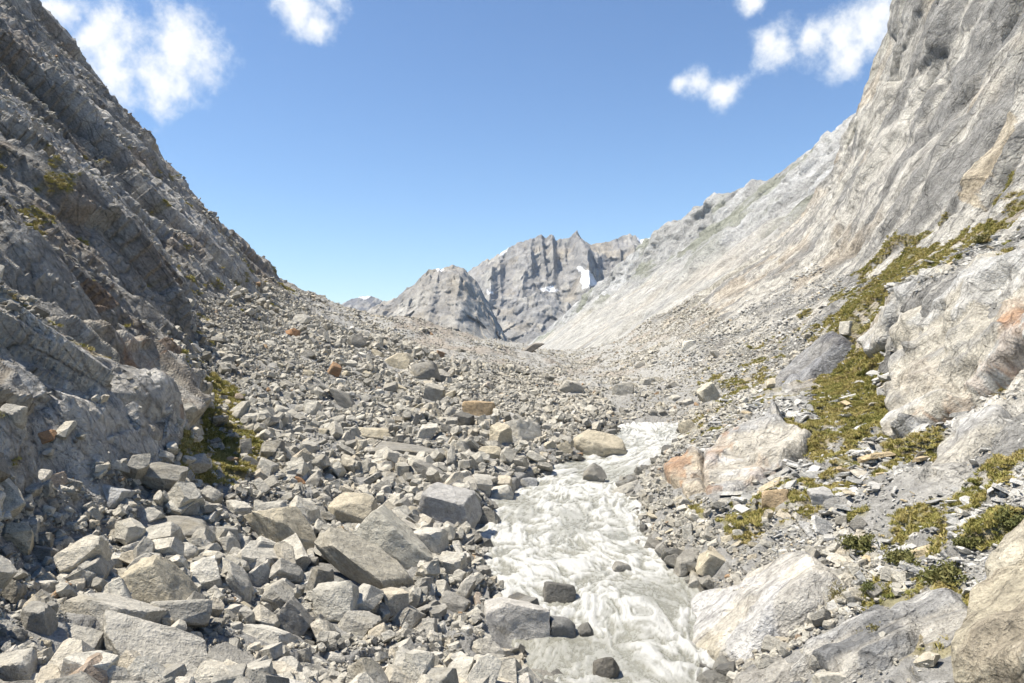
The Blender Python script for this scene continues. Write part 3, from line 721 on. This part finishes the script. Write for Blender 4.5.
outcrop('white tongue of rock at the upper end of the turf slope', [(862,340),(884,312),(905,292),(900,320),(888,345),(868,358)], .5, (.55,.54,.51), (.40,.40,.39), seed=690, relief=.3, dirn=(1, .9))
outcrop('big grey and brown crag above the left turf', [(-40,330),(20,318),(70,330),(140,342),(182,356),(212,384),(205,408),(182,436),(150,466),(112,450),(60,426),(-40,404)], .5, (.43,.41,.37), (.26,.23,.19), [([(118,352),(150,360),(140,390),(115,380)], (.36,.22,.13), .7), ([(120,400),(180,410),(165,470),(130,455)], (.33,.27,.20), .6)], seed=700, relief=.55, dirn=(.7, -.8))

# individual boulders ------------------------------------------------
G_ = (.42, .40, .35); PALE = (.54, .515, .45); DK = (.28, .268, .238); BE = (.49, .44, .335); RU = (.34, .20, .11); WET_OR_SHADED = (.15, .145, .13); OC = (.46, .35, .22)
boulder_no = [0]
def boulder(x0, x1, y0, y1, tilt, colr, label, seed, group=None, sub=4, deep=.85, planes=10, p=60, objs=GROUND, name='boulder', back=.36):
    cx, cy = (x0 + x1) / 2, (y0 + y1) / 2; w, h = x1 - x0, y1 - y0
    hit = cast(cx, y1 - .18 * h, objs)
    if hit is None: return None
    y = hit[0].y; W = w * y / FPX; H = h * y / FPX; Dp = deep * (.55 * W + .45 * H)
    V, F = rock_verts(seed, 5 if w > 48 and sub == 4 else sub, planes, p, .03)
    a = math.radians(tilt)
    c, s = abs(math.cos(a)), abs(math.sin(a))
    # body size before tilting so that the tilted outline spans W x H
    det = c * c - s * s
    bw, bh = ((W * c - H * s) / det, (H * c - W * s) / det) if abs(det) > .25 else (W, H * .6)
    bw = min(max(bw, .6 * W), 1.25 * W); bh = min(max(bh, .4 * H), 1.1 * H)
    V = V * np.array([bw, Dp, bh * 1.12])
    ca, sa = math.cos(-a), math.sin(-a)
    V = np.stack([V[:, 0] * ca - V[:, 2] * sa * -1 * -1, V[:, 1], V[:, 0] * sa + V[:, 2] * ca], 1)
    lo, hi = V.min(0), V.max(0)
    V = (V - (lo + hi) / 2) / (hi - lo) * np.array([W * 1.06, hi[1] - lo[1], H * 1.16])
    yc = y + back * Dp
    me = make_mesh(name, V, tris=F); shade_flattish(me, 32); me.materials.append(M_ROCK)
    o = link(bpy.data.objects.new(name, me))
    k = yc / y
    o.location = ((cx - CX) / FPX * yc, yc, (CY - cy - .06 * h) / FPX * yc); o.scale = (k, 1, k)
    j = np.random.default_rng(seed + 1).uniform(.93, 1.07); o.color = (colr[0] * j, colr[1] * j, colr[2] * j, 1)
    boulder_no[0] += 1; OCC.append((cx, cy - .08 * h, w * .50, h * .52, yc + Dp * .5))
    return tag(o, label, 'boulder', group)

HERO = [
 (101,207,611,686,24,G_,'large angular grey boulder with a slanting flat face at the bottom left',3),
 (67,160,594,637,6,G_,'long low grey boulder just above the slanting bottom left boulder',4),
 (49,101,622,658,14,G_,'rounded grey boulder left of the slanting bottom left boulder',5),
 (24,54,603,640,-10,DK,'dark upright boulder near the left edge above the bottom rocks',6),
 (126,197,555,617,38,BE,'big beige boulder with reddish tilted top above the long low boulder',7),
 (135,221,517,540,4,DK,'flat shaded slab lying under small pale stones below the left turf',8),  # the shade over this slab is put into its dark colour
 (189,222,558,597,-12,PALE,'pale squarish block right of the big beige tilted boulder',9),
 (0,33,523,553,5,BE,'tan boulder cut by the left edge of the picture',10),
 (0,22,577,607,0,DK,'dark boulder at the left edge below the tan one',12),
 (-6,35,653,690,0,G_,'grey boulder in the bottom left corner',13),
 (56,93,653,681,8,G_,'low grey boulder between the bottom left corner and the slanting boulder',14),
 (166,222,664,692,18,DK,'dark boulder cut by the bottom edge beside the slanting boulder',15),
 (171,196,543,567,20,PALE,'pale boulder directly behind the big beige tilted boulder',16),
 (92,130,483,509,-6,(.42,.42,.41),'cracked pale block at the foot of the left crag',17),
 (137,163,507,523,8,PALE,'flat white slab above the shaded slab on the left',18),
 (199,222,486,506,12,G_,'grey boulder at the lower edge of the left turf',19),
 (223,252,500,518,10,PALE,'pale boulder right below the left turf patch',20),
 (250,323,506,560,28,BE,'long beige slab with a flat sunlit top in the middle of the talus',21),
 (318,418,530,602,32,(.36,.335,.275),'long brownish slab leaning below the large wedge shaped block',22),
 (347,432,509,579,26,(.45,.43,.365),'large wedge shaped block with a bright top and dark right face',23),
 (331,380,494,530,10,BE,'beige boulder tucked behind the large wedge shaped block',24),
 (414,480,485,531,6,(.41,.40,.38),'large rounded grey boulder standing above the river bank',25),
 (315,358,581,630,-8,(.46,.44,.38),'pale faceted boulder below the long brownish slab',26),
 (274,312,596,641,-14,DK,'dark grey upright boulder left of the pale faceted one',27),
 (336,379,610,639,0,G_,'rounded grey boulder in front of the pale faceted one',28),
 (243,297,624,648,10,PALE,'flat pale stone in the lower talus',29),
 (229,252,562,602,-30,G_,'narrow leaning block under the long beige slab',30),
 (246,271,560,592,20,PALE,'pale leaning block under the long beige slab',31),
 (212,278,648,690,30,DK,'big dark slab at the bottom edge left of the gravel bank',32),
 (437,467,553,579,8,PALE,'pale blocky boulder beside the right foot of the wedge block',33),
 (412,448,528,556,10,PALE,'pale boulder beneath the large rounded boulder',34),
 (452,476,574,606,25,G_,'leaning grey boulder at the water edge below the rounded boulder',35),
 (437,470,592,616,14,DK,'smooth dark boulder at the top of the gravel bank',36),
 (461,504,639,663,8,G_,'long low grey boulder on the gravel bank near the bottom',37),
 (474,507,505,552,-12,DK,'dark wedge in the shade right of the large rounded boulder',38),  # dark colour stands in for the shadow beside the rounded boulder
 (512,537,477,497,10,(.27,.275,.275),'bluish dark boulder standing at the left water edge',41),
 (485,513,485,507,-6,PALE,'bright blocky boulder left of the bluish dark one',42),
 (470,492,474,494,20,PALE,'bright angular boulder above the large rounded boulder',43),
 (485,548,598,654,26,(.48,.46,.42),'big flat topped pale boulder sticking into the lower river',44),
 (501,532,563,587,0,G_,'rounded boulder splashed by the river above the flat topped one',45),
 (521,548,664,690,-20,PALE,'pale leaning stone at the bottom edge by the river',46),
 (525,550,588,603,6,PALE,'low pale stone among the rapids left of the black boulder',47),
 (463,496,401,419,4,OC,'ochre boulder standing out on the far talus',48),
 (455,474,412,430,0,WET_OR_SHADED,'black shaded block left below the ochre boulder',49),  # dry block: its shade is painted in as a near-black base colour
 (490,512,423,448,-8,BE,'upright beige block near the far river bend',50),
 (503,541,419,444,12,PALE,'flat pale slab near the far river bend',51),
 (479,505,446,461,4,BE,'low beige stone with moss near the river bank',52),
 (348,367,333,350,20,DK,'dark boulder high on the moraine slope',53),
 (384,413,353,372,6,BE,'pale flat topped boulder high on the talus',54),
 (412,440,361,383,-4,DK,'large boulder with a dark right side high on the talus',55),
 (433,450,369,385,18,G_,'wedge stone leaning on the large dark sided boulder',56),
 (423,445,383,406,-8,G_,'grey block below the large dark sided boulder',57),
 (304,323,400,417,0,PALE,'white cube like block on the upper talus',58),
 (331,359,388,411,34,DK,'dark slab leaning right on the upper talus',59),
 (371,441,443,460,5,DK,'very long dark flat slab across the middle talus',60),
 (413,451,460,482,22,DK,'dark slab sloping to the right below the very long one',61),
 (355,390,427,441,2,BE,'pale flat bench like stone above the very long dark slab',62),
 (326,342,362,379,14,RU,'rusty orange block on the upper talus',63),
 (415,438,424,442,-26,PALE,'rounded pale boulder leaning left near the black block',64),
 (436,445,350,359,0,(.28,.20,.14),'small brown block on the moraine',65),
 (516,544,343,354,-14,(.24,.22,.19),'dark flat block on the crest of the moraine',66),
 (840,859,321,335,4,PALE,'white boulder sitting on the turf bench of the right slope',67),
 (808,834,487,506,0,(.45,.44,.42),'rounded pale boulder on turf on the right slope',68),
 (697,720,382,405,-30,(.52,.49,.40),'cream slab leaning on the right scree',69),
 (766,781,378,390,-10,(.52,.47,.36),'small cream block beside the grooved dark slab',70),
 (678,696,419,435,0,BE,'beige block above the far river bend on the right',71),
 (761,789,489,511,-14,OC,'orange stained stone at the foot of the streaked outcrop',72),
 (682,694,523,540,0,PALE,'white egg shaped stone on the right bank',73),
 (849,867,515,533,10,DK,'dark block among pale debris on the right slope',74),
 (804,821,545,565,0,G_,'round grey stone above the big white slab',75),
 (909,931,545,559,-20,(.55,.46,.30),'flat yellowish stone on the right slope',76),
 (686,742,591,633,-34,(.27,.265,.26),'long dark slab leaning against the white slab by the water',77),
 (696,732,550,579,16,BE,'squat beige boulder on the right water edge',78),
 (32,56,430,446,-20,RU,'rusty orange slab on the left talus',79),
 (0,26,404,428,0,G_,'grey boulder at the left edge below the crag',80),
 (74,100,562,592,20,G_,'small grey block above the long low boulder',81),
 (120,150,541,560,-10,PALE,'pale block left of the beige tilted boulder top',82),
 (214,240,536,558,10,PALE,'pale block between the left turf and the long beige slab',83),
 (292,312,647,668,-12,G_,'grey block in the lower talus beside the gravel bank',84),
 (560,583,380,396,10,G_,'grey block on the far valley floor below the moraine crest',85),
 (612,634,382,398,-10,G_,'grey block at the foot of the right scree',86),
]
INRIVER = [
 (574,626,427,458,4,BE,'large beige boulder standing at the upper bend of the river',101),
 (583,606,461,482,-8,DK,'dark stone in the rapids below the large beige river boulder',102),
 (543,575,579,603,6,WET_OR_SHADED,'black wet boulder in the middle of the rapids',103),
 (548,575,615,637,14,(.20,.20,.19),'rounded wet boulder at the tip of the flat topped pale one',104),
 (578,594,621,637,0,WET_OR_SHADED,'small black stone in the lower rapids',105),
 (593,620,652,678,-20,(.15,.14,.12),'dark boulder alone in the river near the bottom edge',106),
 (612,640,478,494,-18,G_,'grey stone lapped by water at the upper right bank',107),
 (612,630,560,572,0,DK,'small submerged stone in the middle rapids',108),
]
for x0, x1, y0, y1, t, c, lab, sd_ in HERO: boulder(x0, x1, y0, y1, t, c, lab, sd_)
bpy.context.view_layer.update()
for x0, x1, y0, y1, t, c, lab, sd_ in INRIVER: boulder(x0, x1, y0 + .12 * (y1 - y0), y1 + .12 * (y1 - y0), t, c, lab, sd_, objs=GROUND + [water], planes=16, p=22)

# the remaining countable boulders, in groups by where they lie
rr = np.random.default_rng(77)
taken = [((a + b) / 2, (c + d) / 2, max(b - a, d - c)) for a, b, c, d, *_ in HERO + INRIVER]
AREAS = [
 ([(0,480),(120,480),(250,500),(330,560),(330,683),(0,683)], 60, (11, 26), 'small grey boulder in the lower left talus', 'boulders of the lower left talus'),
 ([(250,490),(330,470),(480,470),(500,560),(480,683),(330,683),(330,560)], 42, (10, 24), 'small pale boulder between the long slabs and the river', 'boulders between the slabs and the river'),
 ([(260,340),(300,310),(360,340),(470,400),(560,430),(580,470),(500,480),(330,470),(280,430)], 78, (9, 20), 'small boulder on the upper talus between the left turf and the far river', 'boulders of the upper talus'),
 ([(610,510),(660,505),(800,530),(760,560),(690,555),(640,545)], 20, (9, 16), 'small pale stone on the right bank beside the rapids', 'stones on the right river bank'),
 ([(600,360),(700,340),(780,400),(690,440),(600,420)], 14, (8, 14), 'small block on the right scree above the river bend', 'blocks on the right scree'),
]
SMALL = []
for poly, n, (s0, s1), lab, grp in AREAS:
    xs = [q[0] for q in poly]; ys = [q[1] for q in poly]; made = 0; tries = 0
    while made < n and tries < 4000:
        tries += 1
        x, y = rr.uniform(min(xs), max(xs)), rr.uniform(min(ys), max(ys))
        if not in_poly(np.array([x]), np.array([y]), poly)[0]: continue
        s = s0 * (1 - rr.uniform() * (1 - (s0 / s1) ** 1.6)) ** (-1 / 1.6)
        if any((x - a) ** 2 + (y - b) ** 2 < (.45 * (s + c)) ** 2 for a, b, c in taken): continue
        taken.append((x, y, s)); w = s * rr.uniform(.85, 1.25); h = s * rr.uniform(.5, .85)
        v_ = rr.uniform(.8, 1.15); c = [G_, PALE, BE, G_, PALE, DK, PALE][rr.integers(7)] if rr.uniform() > .03 else RU
        ob = boulder(x - w / 2, x + w / 2, y - h / 2, y + h / 2, rr.normal(0, 18), tuple(q * v_ for q in c), lab, 2000 + boulder_no[0], grp, sub=3)
        made += 1
        if ob: SMALL.append((ob, x, y, w, h, c))
print('boulders', boulder_no[0])
import re
def head(t):
    m = re.match(r"(.*?\b(?:boulder|slab|block|stone|wedge))\b", t); return m.group(1) if m else t
refs = [((a + b) / 2, (c + d) / 2, head(t[6])) for a, b, c, d, *t_ in HERO + INRIVER for t in [(a, b, c, d, *t_)]]
seen = {}
heads = [h for _, _, h in refs]
refs = [q for q in refs if heads.count(q[2]) == 1]
for o, x, y, w, h, c in SMALL:
    hero = min(refs, key=lambda q: (q[0] - x) ** 2 + (1.3 * (q[1] - y)) ** 2); dx, dy = x - hero[0], y - hero[1]
    k = int(round(math.atan2(dy, dx) / (math.pi / 4))) % 8
    way = ['right of', 'below and right of', 'below', 'below and left of', 'left of', 'above and left of', 'above', 'above and right of'][k]
    tone = {G_: 'grey', PALE: 'pale', BE: 'beige', DK: 'dark', RU: 'rusty'}[c]; form = 'flat' if h / w < .5 else 'long' if h / w < .62 else 'chunky'
    dist = math.hypot(dx, dy); near = 'just' if dist < 32 else 'a little' if dist < 60 else 'well'
    lab = f"small {form} {tone} boulder {near} {way} the {hero[2]}"
    if lab in seen:
        o2, w2 = seen[lab]
        if not o2: lab = lab.replace('small', 'further small')
        elif w2 > w: o2['label'] = lab.replace('small', 'larger small'); lab = lab.replace('small', 'smaller'); seen[lab.replace('smaller', 'small')] = (None, 0)
        else: o2['label'] = lab.replace('small', 'smaller'); lab = lab.replace('small', 'larger small'); seen[lab.replace('larger small', 'small')] = (None, 0)
    else: seen[lab] = (o, w)
    o['label'] = lab

dry = 1 - sstep(.05, .4, river)
nograss = 1 - .88 * (gm > .25)
talus = ((K2 > 2.72 - .15 * sstep(45, 70, Y2)) & ((K2 > 3) | (NT[..., 2] > .55)) & (K2 < 6.05)) * dry * nograss
bankR = ((K2 > 6.95) & (K2 < 8.75)) * dry * nograss
scatter('talus_rubble', 'grey granite rubble covering the left talus down to the river', talus * (Y2 < 110), 130000, .07, 2.0, .9, 1.7, 1, .6, .1, patch=1.8)
scatter('talus_blocks', 'tumbled angular granite blocks piled on the left talus', talus * (Y2 < 100) * sstep(-.2, .15, fbm(P0 / 6, 3, 520)) * (1 - .7 * sstep(40, 62, Y2)), 8000, .25, 5.0, 1.1, 1.7, 8, .7, -.2, 1.1)
scatter('moraine_rubble', 'fine grey rubble on the moraine at the head of the valley', ((K2 > 3) & (K2 < 10.5)) * (Y2 > 62) * (Y2 < 240), 60000, .10, 1.1, .9, 2.0, 2, .5, patch=1.8)
edgeW = (((K2 > 5.72) & (K2 < 6.16)) | ((K2 > 6.88) & (K2 < 7.25))) * (Y2 < 61)
scatter('wet_stones', 'dark wet stones along both edges of the river', edgeW, 2600, .25, 6.0, 1.1, 1.9, 6, .4, -.2, .9, coll=wsrc)
scatter('bank_rubble', 'pale angular rubble along the right river bank', bankR * (Y2 < 66), 34000, .08, 2.2, .6, 2.1, 3, .5, patch=1.0)
scatter('slope_rubble', 'flat pale rock shards lying on the right slope', ((K2 > 8.3) & (K2 < 11.9)) * (Y2 < 120) * nograss * sstep(-.34, .0, fbm(P0 / 3.5, 3, 500)) * (NT[..., 2] > .52), 52000, .07, 1.8, .75, 1.9, 4, .35, .2, .36, coll=ssrc, patch=1.2)
scatter('ledge_rubble', 'loose dark rock debris on the ledges of the left mountainside', ((K2 > .8) & (K2 < 3.1)) * (Y2 < 170) * sstep(-.05, .12, fbm(P0 / 4.5, 3, 510)) * (NT[..., 2] > .54), 44000, .10, 1.6, .8, 1.9, 5, .45, .28, .6, patch=1.0)
# ------------------------------------------------------------------ turf and shrubs
def leaf_material(name, stops):
    m, nt, b = mat_base(name); oi = nt.nodes.new('ShaderNodeObjectInfo'); r = nt.nodes.new('ShaderNodeValToRGB')
    pos = nt.nodes.new('ShaderNodeNewGeometry').outputs['Position']; nz = noise_node(nt, pos, .7, 4, .6)
    a = nt.nodes.new('ShaderNodeMath'); a.operation = 'MULTIPLY_ADD'; nt.links.new(oi.outputs['Random'], a.inputs[0]); a.inputs[1].default_value = .5
    nt.links.new(maprange(nt, nz, .3, .7, -.1, .6), a.inputs[2]); nt.links.new(a.outputs[0], r.inputs[0])
    while len(r.color_ramp.elements) < len(stops): r.color_ramp.elements.new(.5)
    for e, (p, c) in zip(r.color_ramp.elements, stops): e.position = p; e.color = (*c, 1)
    nt.links.new(r.outputs[0], b.inputs['Base Color']); b.inputs['Roughness'].default_value = .7
    return m
M_GRASS = leaf_material('turf', [(0, (.17, .18, .045)), (.35, (.29, .27, .08)), (.65, (.38, .32, .11)), (1, (.48, .39, .18))])
M_LEAF = leaf_material('shrub_leaf', [(0, (.08, .095, .03)), (.5, (.16, .16, .055)), (1, (.26, .20, .09))])
M_STEM, _nt, _b = mat_base('shrub_stem'); _b.inputs['Base Color'].default_value = (.16, .11, .07, 1)
gsrc = bpy.data.collections.new('turf_sources')
for i in range(8):
    r = random.Random(900 + i); V = []; F = []
    for k in range(34):
        a = r.uniform(0, 2 * math.pi); q = r.uniform(0, .45); x, y = q * math.cos(a), q * math.sin(a)
        h = r.uniform(.35, .8); lx, ly = x + r.gauss(0, .22), y + r.gauss(0, .22); w = r.uniform(.03, .06); t = r.uniform(0, math.pi); wx, wy2 = w * math.cos(t), w * math.sin(t)
        n = len(V); V += [(x - wx, y - wy2, -.08), (x + wx, y + wy2, -.08), ((x + lx) / 2 + wx * .8, (y + ly) / 2 + wy2 * .8, h * .62), ((x + lx) / 2 - wx * .8, (y + ly) / 2 - wy2 * .8, h * .62), (lx, ly, h)]
        F += [(n, n + 1, n + 2), (n, n + 2, n + 3), (n + 3, n + 2, n + 4)]
    me = bpy.data.meshes.new(f'turf_tuft_{i}'); me.from_pydata(V, [], F); me.materials.append(M_GRASS)
    gsrc.objects.link(bpy.data.objects.new(f'turf_tuft_{i}', me))
r = np.random.default_rng(31); w = (np.where(gm > .28, gm, 0) * area / np.maximum(Y2, 10) ** 1.2).ravel(); w /= w.sum()
ids = r.choice(w.size, 60000, p=w); P = PT.reshape(-1, 3)[ids] + r.normal(0, .06, (len(ids), 3)) * np.array([1, 1, 0]); k = clear(P); P = P[k]; n = len(P)
sz = r.uniform(.14, .30, n) * (1 + P[:, 1] / 120)
tag(instancer('turf', gsrc, P, np.stack([r.normal(0, .2, n), r.normal(0, .2, n), r.uniform(0, 6.28, n)], 1), sz[:, None] * np.stack([np.ones(n), np.ones(n), r.uniform(.28, .6, n)], 1), r.integers(0, 8, n)),
    'olive and straw coloured alpine turf growing between the rocks', 'turf', kind='stuff')

def shrub(label, cx, cy, w, h, seed):
    hit = cast(cx, cy + h * .45)
    if hit is None: return
    g = hit[0]; W = w * g.y / FPX; H = h * g.y / FPX; r = np.random.default_rng(seed)
    root = link(bpy.data.objects.new('shrub', None)); root.location = g; root.empty_display_size = .2
    tag(root, label, 'shrub', 'low shrubs on the right slope')
    n = 1500; c = r.normal(size=(26, 3)); c /= np.linalg.norm(c, axis=1, keepdims=True); c *= r.uniform(.35, 1, (26, 1)); c[:, 2] = np.abs(c[:, 2])
    ctr = c * np.array([W * .42, W * .36, H * .72]); k = r.integers(0, 26, n)
    P = ctr[k] + r.normal(0, .09, (n, 3)) * np.array([W, W, H * .9]); P[:, 2] = np.maximum(P[:, 2], .01)
    a = r.normal(size=(n, 3)); a /= np.linalg.norm(a, axis=1, keepdims=True); b = np.cross(a, r.normal(size=(n, 3))); b /= np.linalg.norm(b, axis=1, keepdims=True)
    s1, s2 = W * .05, W * .02
    V = np.stack([P - a * s1, P + b * s2, P + a * s1, P - b * s2], 1).reshape(-1, 3)
    me = make_mesh('foliage', V, quads=np.arange(n * 4).reshape(-1, 4), smooth=False); me.materials.append(M_LEAF)
    o = link(bpy.data.objects.new('foliage', me)); o.parent = root
    V = []; F = []
    for q in range(26):
        e = Vector(ctr[q]); u = e.normalized(); s_ = u.orthogonal().normalized() * .012; t_ = u.cross(s_); z = len(V)
        V += [s_, t_, -s_, -t_, e + s_ * .4, e + t_ * .4, e - s_ * .4, e - t_ * .4]
        F += [(z + i, z + (i + 1) % 4, z + 4 + (i + 1) % 4, z + 4 + i) for i in range(4)]
    me = bpy.data.meshes.new('stem'); me.from_pydata([v[:] for v in V], [], F); me.materials.append(M_STEM)
    o = link(bpy.data.objects.new('stem', me)); o.parent = root
for i, a in enumerate([
 ('largest dark green shrub in the middle of the lower right slope', 945, 568, 54, 36),
 ('greyish low shrub left of the yellowish flat stone', 862, 540, 42, 24),
 ('shrub close above the largest dark one', 970, 537, 32, 22),
 ('shrub at the right edge of the picture on pale debris', 1012, 516, 34, 34),
 ('small shrub directly above the big white slab', 868, 586, 26, 18),
 ('small brownish shrub on the grey foliated slabs', 878, 630, 34, 18),
 ('small shrub touching the right end of the white slab', 838, 590, 20, 26),
 ('dark shrub on the bench under the high cliff', 984, 237, 24, 12),
 ('green shrub beside the yellowish flat stone', 902, 552, 36, 26)]): shrub(*a, 950 + i)

# ------------------------------------------------------------------ thin mountain air
def box_mesh(name, lo, hi):
    V = [(x, y, z) for x in (lo[0], hi[0]) for y in (lo[1], hi[1]) for z in (lo[2], hi[2])]
    me = bpy.data.meshes.new(name); me.from_pydata(V, [], [(0,1,3,2),(4,6,7,5),(0,4,5,1),(2,3,7,6),(0,2,6,4),(1,5,7,3)]); return me
hz = link(bpy.data.objects.new('haze', box_mesh('haze', (-1800, -20, -260), (1800, 6400, 520)))); tag(hz, 'thin pale mountain air over the whole valley', 'haze', kind='stuff')
hm = bpy.data.materials.new('haze'); hm.use_nodes = True; hm.cycles.homogeneous_volume = True; nt = hm.node_tree; nt.nodes.clear()
ho = nt.nodes.new('ShaderNodeOutputMaterial'); pv = nt.nodes.new('ShaderNodeVolumePrincipled'); nt.links.new(pv.outputs[0], ho.inputs['Volume'])
pv.inputs['Color'].default_value = (.72, .83, 1.0, 1); pv.inputs['Density'].default_value = 0.00004; pv.inputs['Anisotropy'].default_value = 0.2
hz.data.materials.append(hm)
